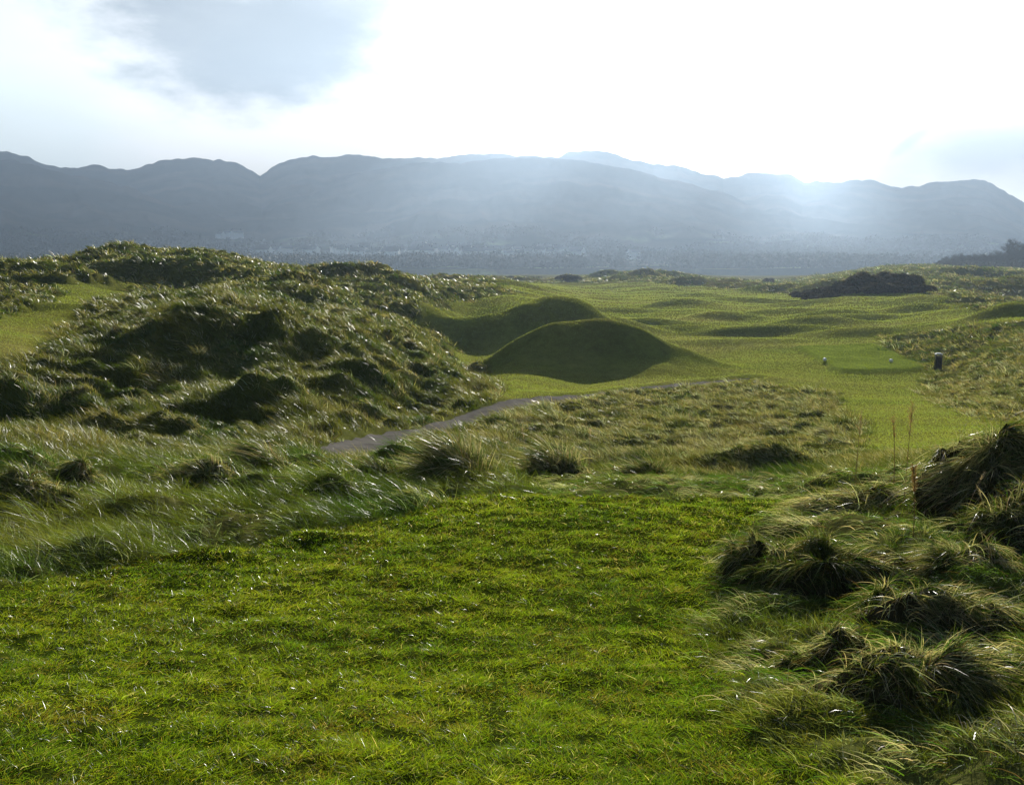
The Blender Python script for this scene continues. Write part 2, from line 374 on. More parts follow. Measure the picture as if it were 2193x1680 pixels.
def blades(name, P, U, L, W, B, col, mat, seg=2, parent=None):
    """one mesh of curved, tapering blades: root P, direction U, length L, width W, droop B"""
    n = len(P); U = U/np.linalg.norm(U, axis=1, keepdims=True)
    a = rng.uniform(0, 2*np.pi, n); S = np.stack([np.cos(a), np.sin(a), np.zeros(n)], 1)
    Td = U*L[:,None]+B; S = np.cross(Td, S); nn = np.linalg.norm(S, axis=1, keepdims=True); S = S/np.maximum(nn, 1e-6)
    vs = []
    for k in range(seg):
        t = k/seg; c = P+U*(L*t)[:,None]+B*t*t; w = (W*.5*(1-t)**.6)[:,None]
        vs += [c-S*w, c+S*w]
    vs.append(P+U*L[:,None]+B)
    nv = 2*seg+1; V = np.stack(vs, 1).reshape(-1, 3)
    lp = []; tot = []
    for k in range(seg-1): lp += [2*k, 2*k+1, 2*k+3, 2*k+2]; tot.append(4)
    lp += [2*seg-2, 2*seg-1, 2*seg]; tot.append(3)
    lp = np.array(lp); tot = np.array(tot); st = np.concatenate([[0], np.cumsum(tot)[:-1]])
    loops = (np.arange(n)[:,None]*nv+lp).ravel(); starts = (np.arange(n)[:,None]*len(lp)+st).ravel(); totals = np.tile(tot, n)
    me = raw_mesh(name, V, loops, starts, totals, mat, np.repeat(col, nv, axis=0))
    return link(bpy.data.objects.new(name, me), parent)

# ground sheet, closed round the camera
ni, nj = GX.shape
V = np.stack([GX, GY, H], 2).reshape(-1, 3); Cc = col.reshape(-1, 3)
I, J = np.meshgrid(np.arange(ni-1), np.arange(nj-1), indexing='ij')
Qd = np.stack([I*nj+J, I*nj+J+1, (I+1)*nj+J+1, (I+1)*nj+J], 2).reshape(-1, 4)[:, ::-1]
V = np.vstack([V, [[0, 0, H[0].mean()]]]); Cc = np.vstack([Cc, Cc[0:1]])
cap = np.stack([np.arange(nj-1), np.arange(1, nj), np.full(nj-1, ni*nj)], 1)
loops = np.concatenate([Qd.ravel(), cap.ravel()]); tot = np.concatenate([np.full(len(Qd), 4), np.full(len(cap), 3)]); st = np.concatenate([[0], np.cumsum(tot)[:-1]])
me = raw_mesh('ground', V, loops, st, tot, m_ground, Cc, True)
ground = tag(link(bpy.data.objects.new('ground', me)), 'rolling links turf running from the tee to the mountains', kind='structure')

# gravel path
m_path = plain('gravel', (.13,.12,.105), .95, .35, 2.2, .0)
S = 160; pts = []
tq = np.linspace(0, len(PATH)-1, S); cx = np.interp(tq, range(len(PATH)), PATH[:,0]); cy = np.interp(tq, range(len(PATH)), PATH[:,1])
kk = np.ones(9)/9; cxs = np.convolve(np.pad(cx, 4, 'edge'), kk, 'valid'); cys = np.convolve(np.pad(cy, 4, 'edge'), kk, 'valid')
tx = np.gradient(cxs); ty = np.gradient(cys); tl = np.hypot(tx, ty); nx, ny = ty/tl, -tx/tl
CW = 9; PVs = []
wl = PW+.05+pn(np.arange(S)*.17, np.zeros(S), 7)*.10
for k in range(CW):
    o = (k/(CW-1)*2-1)*wl*np.where(np.arange(S) > S-14, (S-np.arange(S))/14, 1)
    X = cxs+nx*o; Y = cys+ny*o; PVs.append(np.stack([X, Y, hz(X, Y)+.085-.075*abs(k/(CW-1)*2-1)**4], 1))
PV = np.stack(PVs, 1).reshape(-1, 3); I, J = np.meshgrid(np.arange(S-1), np.arange(CW-1), indexing='ij')
Qp = np.stack([I*CW+J, I*CW+J+1, (I+1)*CW+J+1, (I+1)*CW+J], 2).reshape(-1, 4)
me = raw_mesh('path', PV, Qp.ravel(), np.arange(len(Qp))*4, np.full(len(Qp), 4), m_path, None, True)
tag(link(bpy.data.objects.new('path', me)), 'grey gravel path curving past the turfed mounds', kind='structure')

# ------------------------------------------------------------------ grass
def scatter(nn, r0, r1, tmax=33, wide=.0, out_=78):
    t = rng.uniform(-tmax, tmax, nn); nw = int(nn*wide)      # the last share lies to either side of the view
    if nw: t[-nw:] = rng.uniform(tmax, out_, nw)*np.sign(rng.uniform(-1, 1, nw))
    t = np.radians(t); r = np.exp(rng.uniform(math.log(r0), math.log(r1), nn))
    return r*np.sin(t), r*np.cos(t), r
def jit(c, s=.25):
    return np.clip(c*(1+rng.normal(0, s, (len(c), 1)))*(1+rng.normal(0, s*.25, (len(c), 3))), .004, .8)
def nrm(n): return rng.normal(0, 1, n)

GRASS_SCALE = 1.0
# 1. short lawn in the foreground
nl = int(1060000*GRASS_SCALE)
x, y, r = scatter(nl, 1.5, 11.5, 34, .28)
m = msk(M_lawn, x, y); tf = fbm(x/.22, y/.16, 200, 3)*.5+.5; pa = fbm(x/1.1, y/.7, 201, 3)*.5+.5
keep = (rng.random(nl) < m*np.clip(.85+pn(x/.11, y/.10, 206)*1.1+pn(x/.4, y/.6, 207)*.35, .08, 1))
x, y, r, m, tf, pa = [v[keep] for v in (x, y, r, m, tf, pa)]
n_ = len(x)
L = (.012+.045*np.clip(tf*1.7-.35,0,1.2)**1.5+.010*pa)*rng.uniform(.5, 1.4, n_)*np.clip(.8+r*.035, .85, 1.2)
ww = np.maximum(.0026, .0005*r)*rng.uniform(.6, 1.3, n_)
cl_a = pn(x/.3, y/.2, 203)*2.6+pn(x/1.2, y/1.2, 204)*2
U = np.stack([np.cos(cl_a)*.3-.1+nrm(n_)*.5, np.sin(cl_a)*.25+nrm(n_)*.5, np.full(n_, .9)], 1)
B = np.stack([U[:,0]*L*.6, U[:,1]*L*.6, -L*.45*rng.random(n_)], 1)
c = mixc(C_(.066,.138,.012)+np.zeros((n_,3)), C_(.205,.268,.022), np.clip(pa*1.6-.3+nrm(n_)*.25, 0, 1))
c = mixc(c, C_(.17,.13,.035), (rng.random(n_) < .07+.55*np.clip(fbm(x/.5, y/.35, 205, 3)*1.8-.1, 0, 1))*.8)
c = mixc(c, C_(.42,.40,.30), (rng.random(n_) < .05)*.9)  # scattered pale blades: glints of light put into the colour
tag(blades('lawn_grass', np.stack([x, y, hz(x, y)-.004], 1), U, L, ww, B, jit(c, .28), m_lawn), 'short bright green mown grass on the tee in the foreground', 'grass', kind='stuff')

# 2. fuzz of short turf on fairways, mounds and the track
nf = int(640000*GRASS_SCALE)
x, y, r = scatter(nf, 12, 260, 33, .1, 45)
m = msk(np.maximum(M_fair, M_track), x, y)*(1-msk(M_path, x, y)); keep = rng.random(nf) < m*.95
x, y, r = x[keep], y[keep], r[keep]; n_ = len(x)
L = np.maximum(.040, .0009*r)*rng.uniform(.6, 1.3, n_); L *= np.where(msk(M_tee, x, y) > .5, .5, 1)
ww = np.maximum(.004, .0008*r)*rng.uniform(.7, 1.3, n_)
U = np.stack([nrm(n_)*.25-.1, nrm(n_)*.25, np.full(n_, .9)], 1); B = np.stack([U[:,0]*L*.4, U[:,1]*L*.4, -L*.2], 1)
c = mown_col(x, y)*np.array([1.32,1.42,2.6]); c = mixc(c, C_(.185,.225,.035), (msk(M_tee, x, y) > .5)*1.0)
tag(blades('fairway_grass', np.stack([x, y, hz(x, y)-.004], 1), U, L, ww, B, jit(c, .07), m_fair, 2), 'close mown green turf over the fairway and the two mounds', 'grass', kind='stuff')

# 3. rough: tufts of long wind-blown grass
def tufts(name, label, nt_, per, r0, r1, hgt, mat, maskf, colf, wind=(-.55,-.1), spread=.45, droop=.5, tmax=33, seg=2, wpx=.0005, cr=.12, wide=.12, out_=48):
    x, y, r = scatter(nt_, r0, r1, tmax, wide, out_)
    keep = rng.random(nt_) < maskf(x, y); x, y, r = x[keep], y[keep], r[keep]; m_ = len(x)
    hs = hgt(x, y, r)*rng.uniform(.6, 1.4, m_)
    tc = colf(x, y, r)
    ta = rng.uniform(0, 2*np.pi, m_)*0+pn(x/1.5, y/1.5, 301)*3
    x, y, r, hs, ta = [np.repeat(v, per) for v in (x, y, r, hs, ta)]; tc = np.repeat(tc, per, axis=0)
    n_ = len(x); a = rng.uniform(0, 2*np.pi, n_); q_ = np.sqrt(rng.random(n_))
    rad = hs*cr*q_
    px = x+np.cos(a)*rad; py = y+np.sin(a)*rad
    sp_ = spread*q_
    wx_ = wind[0]*np.where((px > 1.2) & (py < 12), .15, 1)
    U = np.stack([np.cos(a)*sp_+wx_*.6+np.cos(ta)*.35+nrm(n_)*.22, np.sin(a)*sp_+wind[1]*.6+np.sin(ta)*.35+nrm(n_)*.22, np.ones(n_)*rng.uniform(.35, 1, n_)], 1)
    L = hs*rng.uniform(.5, 1.15, n_)
    B = np.stack([(wx_+np.cos(a)*.35*q_)*L*droop, (wind[1]+np.sin(a)*.35*q_)*L*droop, -L*droop*rng.uniform(.15, .8, n_)], 1)
    ww = np.maximum(.0032, wpx*r)*rng.uniform(.6, 1.35, n_)
    return tag(blades(name, np.stack([px, py, hz(px, py)-.01], 1), U, L, ww, B, jit(tc, .30), mat, seg), label, 'grass', kind='stuff')
def rough_tc(straw, silver_glint=0.0):
    def f_(x, y, r):
        n_ = len(x); c = rough_col(x, y)*.95
        g = np.clip(fbm(x/2.6, y/2.2, 310, 3)*1.4+.45, 0, 1)
        c = mixc(C_(.050,.085,.012)+np.zeros((n_,3)), C_(.150,.145,.032), g)
        mid_ = sstep(-2, 1, x)*sstep(13, 16, y)*(1-sstep(45, 60, y))
        s_ = np.clip(fbm(x/1.6, y/1.6, 311, 3)*1.5+straw+.30*mid_, 0, 1); c = mixc(c, C_(.13,.11,.05), mid_*np.clip(fbm(x/3, y/3, 312, 3)*2+.3, 0, 1)*.6)
        c = mixc(c, C_(.33,.29,.16), (rng.random(n_) < s_*.65)*.85)
        return mixc(c, C_(.42,.42,.36), (rng.random(n_) < silver_glint+.12*mid_)*.9)  # silvery blades, pale partly to imitate glints of light
    return f_
R_ = lambda x, y: msk(rough, x, y)
# beyond 13 m
tufts('dune_grass', 'wind-blown marram and rough grass over the dunes', int(108000*GRASS_SCALE), 11, 12.5, 62,
      lambda x, y, r: np.where(x < 2-.05*(y-20), .30, .24)*np.clip(.8+pn(x/2, y/2, 320)*.7, .35, 1.6)*np.clip(.7+r/60, .8, 1.5), m_rough, R_, rough_tc(.12, .05), cr=.35)
tufts('far_dune_grass', 'pale tufted grass over the far dunes', int(68000*GRASS_SCALE), 7, 60, 420,
      lambda x, y, r: (.35+.0022*r)*np.clip(.9+pn(x/5, y/5, 321)*.7, .4, 1.6), m_rough, R_, rough_tc(.30, .04), spread=.6, wpx=.0007, cr=.4)
# near left bank: long leaning grass
tufts('long_grass', 'long green and straw grass leaning in the wind beside the lawn', int(48000*GRASS_SCALE), 13, 2.0, 13.5,
      lambda x, y, r: .30*np.clip(.75+pn(x/.9, y/.7, 322)*.9, .25, 1.6)*(1-.66*sstep(-.2, .6, x)), m_rough, R_, (lambda x, y, r: rough_tc(-.12, .05)(x, y, r)*np.array([.98, 1.16, .85])), wind=(-.62,-.05), spread=.6, droop=.6, seg=3, wpx=.00045, cr=.3, wide=.38, out_=78)

# ------------------------------------------------------------------ grass tussocks one can tell apart
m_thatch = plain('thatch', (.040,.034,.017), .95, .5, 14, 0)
def local_obj(o, loc):
    me = o.data; n_ = len(me.vertices); a = np.empty(n_*3, np.float32); me.vertices.foreach_get('co', a); a = a.reshape(-1, 3)-np.array(loc, np.float32)
    me.vertices.foreach_set('co', a.ravel()); me.update(); return o
def tussock(dx, D, rx, ry, h, nb, L0, label, wind=(-.35,-.25), stand=.25, pale=.4, rot=0, green=.5, group='large grass tussocks around the lawn'):
    cx, cy = at(dx, D), D; ca, sa = math.cos(R(rot)), math.sin(R(rot))
    e = bpy.data.objects.new('grass_tussock', None); link(e); z0 = float(hz(cx, cy)); e.location = (cx, cy, z0); tag(e, label, 'tussock', group)
    sd_ = int(dx)+int(D*10)
    def dome(u, v):   # unit disc -> world
        r = np.sqrt(u*u+v*v); k = 1+.42*pn(u*1.5+sd_, v*1.5, 5)+.22*pn(u*3.6+sd_, v*3.6, 6)
        X = cx+(u*rx*ca-v*ry*sa)*k; Y = cy+(u*rx*sa+v*ry*ca)*k
        f_ = np.clip(1-r**2.2, 0, 1)**.7*(.9+.75*pn(u*1.9+sd_, v*1.9, 7)+.30*pn(u*4.5+sd_, v*4.5, 8))
        return X, Y, hz(X, Y)+h*.88*f_-.02
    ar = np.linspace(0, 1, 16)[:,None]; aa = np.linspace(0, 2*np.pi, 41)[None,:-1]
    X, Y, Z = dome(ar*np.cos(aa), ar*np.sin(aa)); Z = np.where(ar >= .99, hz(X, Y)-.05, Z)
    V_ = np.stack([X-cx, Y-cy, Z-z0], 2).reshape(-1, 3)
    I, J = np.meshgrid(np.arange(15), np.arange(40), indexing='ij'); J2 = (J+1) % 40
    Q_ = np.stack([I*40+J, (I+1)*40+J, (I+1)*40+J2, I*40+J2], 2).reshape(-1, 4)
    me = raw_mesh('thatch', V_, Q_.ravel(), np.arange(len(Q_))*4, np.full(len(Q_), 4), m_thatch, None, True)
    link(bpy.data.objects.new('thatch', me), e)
    a = rng.uniform(0, 2*np.pi, nb); rq = rng.random(nb)**.8*.92
    u, v = np.cos(a)*rq, np.sin(a)*rq; X, Y, Z = dome(u, v)
    ox, oy = (u*rx*ca-v*ry*sa), (u*rx*sa+v*ry*ca); ol = np.hypot(ox, oy)+1e-3; ox, oy = ox/ol, oy/ol
    wa = pn(u*3.2+sd_, v*3.2, 12)*3.6+pn(u*8+sd_, v*8, 13)*.8; ox, oy = ox*np.cos(wa)-oy*np.sin(wa), ox*np.sin(wa)+oy*np.cos(wa)
    st = np.where(rng.random(nb) < stand*(1-rq*.4), 1.0, 0.0)
    ta = pn(u*2.5+sd_, v*2.5, 9)*3
    L = L0*.78*rng.uniform(.3, 1.25, nb)*(1-.3*rq)*np.where(st > 0, 1.1, 1)
    rad = np.where(st > 0, .3, .85)*(.25+.75*rq)
    U = np.stack([ox*rad+wind[0]*.6+np.cos(ta)*.35+nrm(nb)*.16, oy*rad+wind[1]*.6+np.sin(ta)*.35+nrm(nb)*.16, np.where(st > 0, 1.1, .30)+nrm(nb)*.14], 1)
    B = np.stack([(ox*.35+wind[0]*.7)*L, (oy*.35+wind[1]*.7)*L, -L*np.where(st > 0, .45, 1.0)*rng.uniform(.4, 1.1, nb)], 1)
    c = mixc(C_(.05,.085,.014)+np.zeros((nb,3)), C_(.12,.13,.03), rng.random(nb))
    pl = (rng.random(nb) < pale*(.95+1.0*pn(u*2+sd_, v*2, 11)))*1.0
    c = mixc(c, C_(.44,.40,.28), pl*.92); c = mixc(c, C_(.14,.08,.035), (rng.random(nb) < .12)*.8); c = mixc(c, C_(.05,.11,.012), (rng.random(nb) < green*.4)*.9)
    o = blades('leaf_blades', np.stack([X, Y, Z-.008], 1), U, L, np.maximum(.0034, .0006*D)*rng.uniform(.6, 1.4, nb), B, jit(c, .3), m_rough, 4, e)
    local_obj(o, (cx, cy, z0)); return e
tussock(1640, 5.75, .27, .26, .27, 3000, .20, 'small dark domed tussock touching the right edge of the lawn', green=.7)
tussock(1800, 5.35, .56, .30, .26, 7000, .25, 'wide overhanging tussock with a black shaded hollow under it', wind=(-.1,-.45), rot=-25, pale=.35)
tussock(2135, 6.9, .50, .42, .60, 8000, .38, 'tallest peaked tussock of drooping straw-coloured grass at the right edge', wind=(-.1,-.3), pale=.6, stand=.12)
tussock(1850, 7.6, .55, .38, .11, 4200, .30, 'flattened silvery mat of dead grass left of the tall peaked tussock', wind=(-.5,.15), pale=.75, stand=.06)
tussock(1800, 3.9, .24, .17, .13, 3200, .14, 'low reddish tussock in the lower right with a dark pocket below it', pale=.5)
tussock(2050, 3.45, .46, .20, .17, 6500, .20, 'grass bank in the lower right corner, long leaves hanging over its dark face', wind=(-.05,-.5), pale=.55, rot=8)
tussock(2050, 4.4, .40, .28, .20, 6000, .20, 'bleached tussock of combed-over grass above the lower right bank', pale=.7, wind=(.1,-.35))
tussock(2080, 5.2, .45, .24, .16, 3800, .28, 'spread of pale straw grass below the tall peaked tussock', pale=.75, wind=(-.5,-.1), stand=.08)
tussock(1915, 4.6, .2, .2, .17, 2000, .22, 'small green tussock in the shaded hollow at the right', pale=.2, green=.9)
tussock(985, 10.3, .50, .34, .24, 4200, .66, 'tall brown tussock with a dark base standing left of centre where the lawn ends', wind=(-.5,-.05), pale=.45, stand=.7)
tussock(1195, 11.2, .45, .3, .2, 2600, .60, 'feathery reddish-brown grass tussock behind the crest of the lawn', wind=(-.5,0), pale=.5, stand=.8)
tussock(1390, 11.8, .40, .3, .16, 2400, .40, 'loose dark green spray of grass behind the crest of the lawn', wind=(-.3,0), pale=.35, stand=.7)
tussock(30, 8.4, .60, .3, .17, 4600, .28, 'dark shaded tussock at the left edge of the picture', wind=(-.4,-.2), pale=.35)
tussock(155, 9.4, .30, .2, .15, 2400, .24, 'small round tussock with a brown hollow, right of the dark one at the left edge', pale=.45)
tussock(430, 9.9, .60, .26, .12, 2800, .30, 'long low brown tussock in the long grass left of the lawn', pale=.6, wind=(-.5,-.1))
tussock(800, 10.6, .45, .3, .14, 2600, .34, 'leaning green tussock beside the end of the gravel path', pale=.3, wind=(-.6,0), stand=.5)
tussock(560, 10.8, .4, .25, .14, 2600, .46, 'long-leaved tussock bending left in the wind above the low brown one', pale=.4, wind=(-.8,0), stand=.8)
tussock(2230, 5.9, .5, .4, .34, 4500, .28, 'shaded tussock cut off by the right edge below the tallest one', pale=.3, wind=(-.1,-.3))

# seed stalks
m_stalk = blade_mat('dry_stalk', .35, .5, .3, (1.2,1.1,.7))
def stalk(dx, D, h, lean, label, col_=(.24,.13,.05), head=.14, nh=70):
    cx, cy = at(dx, D), D; z0 = float(hz(cx, cy)); e = bpy.data.objects.new('seed_stalk', None); link(e); e.location = (cx, cy, z0)
    tag(e, label, 'grass stalk', 'tall dry seed stalks')
    t = np.linspace(0, 1, 9); px = lean*h*t**2; r_ = .0035*(1-.6*t)*max(1, D/6); V_ = []; 
    for k in range(9):
        for j in range(5):
            a = 2*np.pi*j/5; V_.append((px[k]+r_[k]*math.cos(a), r_[k]*math.sin(a), h*t[k]*(1-.08*t[k])-.02))
    Q_ = [(k*5+j, k*5+(j+1) % 5, (k+1)*5+(j+1) % 5, (k+1)*5+j) for k in range(8) for j in range(5)]
    Q_ = np.array(Q_); me = raw_mesh('stem', np.array(V_), Q_.ravel(), np.arange(len(Q_))*4, np.full(len(Q_), 4), m_stalk, np.tile(C_(*col_), (len(V_), 1)), True)
    link(bpy.data.objects.new('stem', me), e)
    s_ = rng.uniform(1-head/h, 1.0, nh); P_ = np.stack([lean*h*s_**2, s_*0, h*s_*(1-.08*s_)], 1)
    a = rng.uniform(0, 2*np.pi, nh); U = np.stack([np.cos(a)*.5+lean, np.sin(a)*.5, np.full(nh, .9)], 1)
    L = np.full(nh, head*.32)*rng.uniform(.5, 1.2, nh); B = np.stack([lean*L*.5, L*0, -L*.2], 1)
    blades('seed_head', P_, U, L, np.full(nh, .0035*max(1, D/6)), B, jit(np.tile(C_(*col_)*1.2, (nh, 1)), .2), m_stalk, 2, e)
stalk(1985, 5.9, .52, -.05, 'thick orange-brown seed stalk standing among the tussocks on the right', (.19,.12,.05), .2, 160)
stalk(1960, 7.2, .95, .02, 'tallest thin seed stalk rising over the mown strip on the right', (.22,.15,.07), .3, 60)
stalk(1935, 7.6, .72, -.06, 'thin seed stalk just left of the tallest one on the right', (.22,.15,.07), .22, 50)
stalk(1850, 8.6, .85, .03, 'pale thin stalk in front of the small tee', (.22,.17,.09), .25, 40)
stalk(2090, 6.1, .55, .25, 'pale stalk bending right in front of the tall peaked tussock', (.34,.28,.18), .1, 20)
stalk(2150, 6.0, .48, -.22, 'pale stalk bending left in front of the tall peaked tussock', (.34,.28,.18), .1, 20)
stalk(1130, 11.6, .75, -.1, 'pale seed stalk over the path left of the front mound', (.34,.28,.18), .2, 30)
stalk(1265, 11.9, .62, .02, 'short pale seed stalk over the bend of the path', (.34,.28,.18), .2, 30)

# ------------------------------------------------------------------ litter bin and tee markers
import bmesh
def bm_obj(name, bm, mat, parent=None, smooth=False):
    me = bpy.data.meshes.new(name); bm.normal_update(); bm.to_mesh(me); bm.free(); me.materials.append(mat)
    if smooth: me.polygons.foreach_set('use_smooth', np.ones(len(me.polygons), bool))
    return link(bpy.data.objects.new(name, me), parent)
def bx(bm, c, s, taper=1.0, bev=.01):
    r = bmesh.ops.create_cube(bm, size=1); vs = r['verts']
    for v in vs:
        k = taper if v.co.z > 0 else 1
        v.co = Vector((v.co.x*s[0]*k+c[0], v.co.y*s[1]*k+c[1], v.co.z*s[2]+c[2]))
    if bev: bmesh.ops.bevel(bm, geom=list({e for v in vs for e in v.link_edges}), offset=bev, segments=2, affect='EDGES')
def cyl(bm, c, r1, r2, h, seg=20):
    r = bmesh.ops.create_cone(bm, cap_ends=True, segments=seg, radius1=r1, radius2=r2, depth=h); bmesh.ops.translate(bm, verts=r['verts'], vec=(c[0], c[1], c[2]+h/2))
m_black = plain('black_plastic', (.012,.012,.013), .35, .2, 8, .5); m_lid = plain('grey_metal', (.35,.36,.37), .35, .2, 9, .6, .4); m_white = plain('white_paint', (.8,.8,.78), .4, .06, 20)
bxl, byl = at(2014, 55), 55.0
e = link(bpy.data.objects.new('litter_bin', None)); e.location = (bxl, byl, float(hz(bxl, byl))); e.rotation_euler = (0, 0, R(-14)); e.scale = (.74, .74, 1.1)
tag(e, 'black upright litter bin with a pale lid beside the small tee', 'litter bin')
bm = bmesh.new()
for sx_ in (-1, 1):
    for k in range(5): bx(bm, (sx_*.245, -.2+k*.1, .52), (.03, .085, .82), 1, .006)
for sy_ in (-1, 1):
    for k in range(5): bx(bm, (-.2+k*.1, sy_*.245, .52), (.085, .03, .82), 1, .006)
bm_obj('slatted_body', bm, m_black, e)
bm = bmesh.new(); bx(bm, (0, 0, .5), (.44, .44, .78), 1, .01); bm_obj('liner', bm, m_black, e)
bm = bmesh.new(); bx(bm, (0, 0, 1.03), (.60, .60, .06), .9, .015); bx(bm, (0, 0, 1.075), (.4, .4, .04), .8, .01); bm_obj('lid', bm, m_lid, e)
for sx_ in (-1, 1):
    for sy_ in (-1, 1):
        bm = bmesh.new(); bx(bm, (sx_*.20, sy_*.20, .5), (.05, .05, 1.04), 1, .004); bm_obj('leg', bm, m_black, e)
for i, (a, b) in enumerate([(1766, 773), (1908, 775)]):
    g = ground_hit(a, b, H); e = link(bpy.data.objects.new('tee_marker', None)); e.location = (g[0], g[1], float(hz(g[0], g[1])))
    tag(e, ['round white tee marker on the left half of the small tee', 'round white tee marker nearer the litter bin'][i], 'tee marker', 'white tee markers')
    bm = bmesh.new(); bmesh.ops.create_uvsphere(bm, u_segments=20, v_segments=12, radius=.13)
    for v in bm.verts: v.co.z = v.co.z*.85+.12
    bm_obj('ball', bm, m_white, e, True)
    bm = bmesh.new(); cyl(bm, (0, 0, -.06), .02, .025, .12, 10); bm_obj('spike', bm, m_black, e)

# ------------------------------------------------------------------ gorse, trees
m_gorse = blade_mat('gorse_leaves', .2, .7, .2, (1.1,1.1,.8)); m_twig = plain('bark', (.05,.042,.035), .9, .3, 6)
def bush_mesh(nlf, seed, cols, size=.16, lumps=7):
    r_ = np.random.default_rng(seed); cs = r_.uniform(-1, 1, (lumps, 3))*np.array([.62,.55,.25])+np.array([0,0,.42]); rs = r_.uniform(.26, .48, lumps)
    k = r_.integers(0, lumps, nlf); d = r_.normal(0, 1, (nlf, 3)); d /= np.linalg.norm(d, axis=1, keepdims=True); d[:,2] = np.abs(d[:,2])*.9-.15
    P = cs[k]+d*(rs[k]*r_.uniform(.75, 1.06, nlf))[:,None]; P[:,2] = np.maximum(P[:,2], .0)
    a, b = r_.normal(0, 1, (nlf, 3)), r_.normal(0, 1, (nlf, 3)); a += d*.8
    s = size*.5*r_.uniform(.5, 1.3, nlf)[:,None]; a = a/np.linalg.norm(a, axis=1, keepdims=True)*s*1.4; b = b/np.linalg.norm(b, axis=1, keepdims=True)*s*.7
    V_ = np.stack([P-b, P+b, P+a], 1).reshape(-1, 3)
    c = C_(*cols[0])+(C_(*cols[1])-C_(*cols[0]))*(r_.random((nlf, 1)))*(.6+.4*np.sin(k*2.1))[:,None]; c = np.repeat(np.clip(c*(1+r_.normal(0, .2, (nlf, 1))), .005, .6), 3, axis=0)
    return raw_mesh('foliage', V_, np.arange(nlf*3), np.arange(nlf)*3, np.full(nlf, 3), m_gorse, c)
BM_ = [bush_mesh(5200, 11+i, [(.05,.045,.022), (.20,.15,.085)], .15, 8+i) for i in range(3)]
bm = bmesh.new(); cyl(bm, (0, 0, -.3), .07, .04, .9, 8); stem_me = bpy.data.meshes.new('stem'); bm.to_mesh(stem_me); bm.free(); stem_me.materials.append(m_twig)
def bush(dx, D, wx, h, label, i=0, group='dark gorse bushes on the links', dz=0):
    cx, cy = at(dx, D), D; e = link(bpy.data.objects.new('gorse_bush', None)); e.location = (cx, cy, float(hz(cx, cy))-.15-dz); e.scale = (wx*1.1, wx*.8, h*.74); e.rotation_euler = (0, 0, random.uniform(-.5, .5))
    tag(e, label, 'bush', group); link(bpy.data.objects.new('foliage', BM_[i % 3]), e); link(bpy.data.objects.new('stem', stem_me), e)
for i, (dx, D, w_, h_) in enumerate([(1722,150,2.6,2.3),(1748,147,2.6,2.9),(1772,149,2.2,2.7),(1795,150,2.2,2.0),(1818,147,2.6,3.3),(1843,148,2.8,3.9),(1868,151,3.2,4.2),(1895,150,3.2,4.0),(1922,149,3.2,4.1),(1945,147,2.6,3.9),
        (1830,143,2.4,2.0),(1880,143,2.8,2.5),(1915,142,2.6,2.2),(1765,143,2.2,1.8),(1858,141,2.0,1.6)]):
    bush(dx, D, w_, h_, 'dark brown gorse bush in the long thicket below the wood on the right', i)
bush(1974, 141, 1.9, 2.3, 'round dark gorse bush at the right end of the long thicket', 1)
bush(1214, 300, 4.2, 4.0, 'lone dark bush on the far fairway behind the rear mound', 2)
bush(1642, 330, 3.2, 3.4, 'small dark bush on the skyline left of the thicket', 0)
bush(1590, 340, 2.0, 2.0, 'tiny dark bush on the skyline farther left of the thicket', 1)
bush(1095, 420, 3.6, 3.0, 'tiny dark bush where the far fairway ends', 1)
bush(1140, 430, 4.4, 2.2, 'low dark bush behind the far fairway', 2)
bush(1885, 620, 5, 4.5, 'dark bush on the green rise at the foot of the wood', 0)

def tree_meshes(seed, h=12.0, sp=.5):
    r_ = random.Random(seed); Vt = []; Ft = []; tips = []
    def tube(a, b, ra, rb, n_=6):
        d = (b-a); z = d.normalized(); x_ = z.orthogonal().normalized(); y_ = z.cross(x_); o = len(Vt)
        for c_, rd in ((a, ra), (b, rb)):
            for j in range(n_): t_ = 2*math.pi*j/n_; Vt.append(c_+x_*(rd*math.cos(t_))+y_*(rd*math.sin(t_)))
        for j in range(n_): Ft.append((o+j, o+(j+1) % n_, o+n_+(j+1) % n_, o+n_+j))
    def grow(p, d, L, ra, lev):
        q_ = p+d*L; tube(p, q_, ra, ra*.68, 6 if lev < 2 else 4)
        if lev >= 4: tips.append((q_, d)); return
        for k in range(3 if lev < 2 else r_.choice((2, 3))):
            v = Vector((r_.gauss(0, 1), r_.gauss(0, 1), r_.gauss(0, .5))); nd = (d+v*sp+Vector((0, 0, .12))).normalized()
            grow(q_, nd, L*r_.uniform(.62, .85), ra*.62, lev+1)
            if lev >= 2: tips.append((q_, nd))
    grow(Vector((0, 0, -.5)), Vector((0, 0, 1)), h*.27, h*.024, 0)
    fr = np.array([f_ for f_ in Ft]); trunk = raw_mesh('trunk', np.array([list(v) for v in Vt]), fr.ravel(), np.arange(len(fr))*4, np.full(len(fr), 4), m_twig)
    g = np.random.default_rng(seed); m_ = 26; P = np.repeat(np.array([list(t_[0]) for t_ in tips]), m_, axis=0); D_ = np.repeat(np.array([list(t_[1]) for t_ in tips]), m_, axis=0)
    P = P+g.normal(0, h*.018, P.shape); a = D_+g.normal(0, .7, P.shape); a /= np.linalg.norm(a, axis=1, keepdims=True); L = h*.10*g.uniform(.5, 1.2, len(P))
    b = g.normal(0, 1, P.shape); b /= np.linalg.norm(b, axis=1, keepdims=True); b *= h*.0022
    V_ = np.stack([P-b, P+b, P+a*L[:,None]], 1).reshape(-1, 3); n_ = len(P)
    crown = raw_mesh('crown', V_, np.arange(n_*3), np.arange(n_)*3, np.full(n_, 3), m_twig)
    return trunk, crown
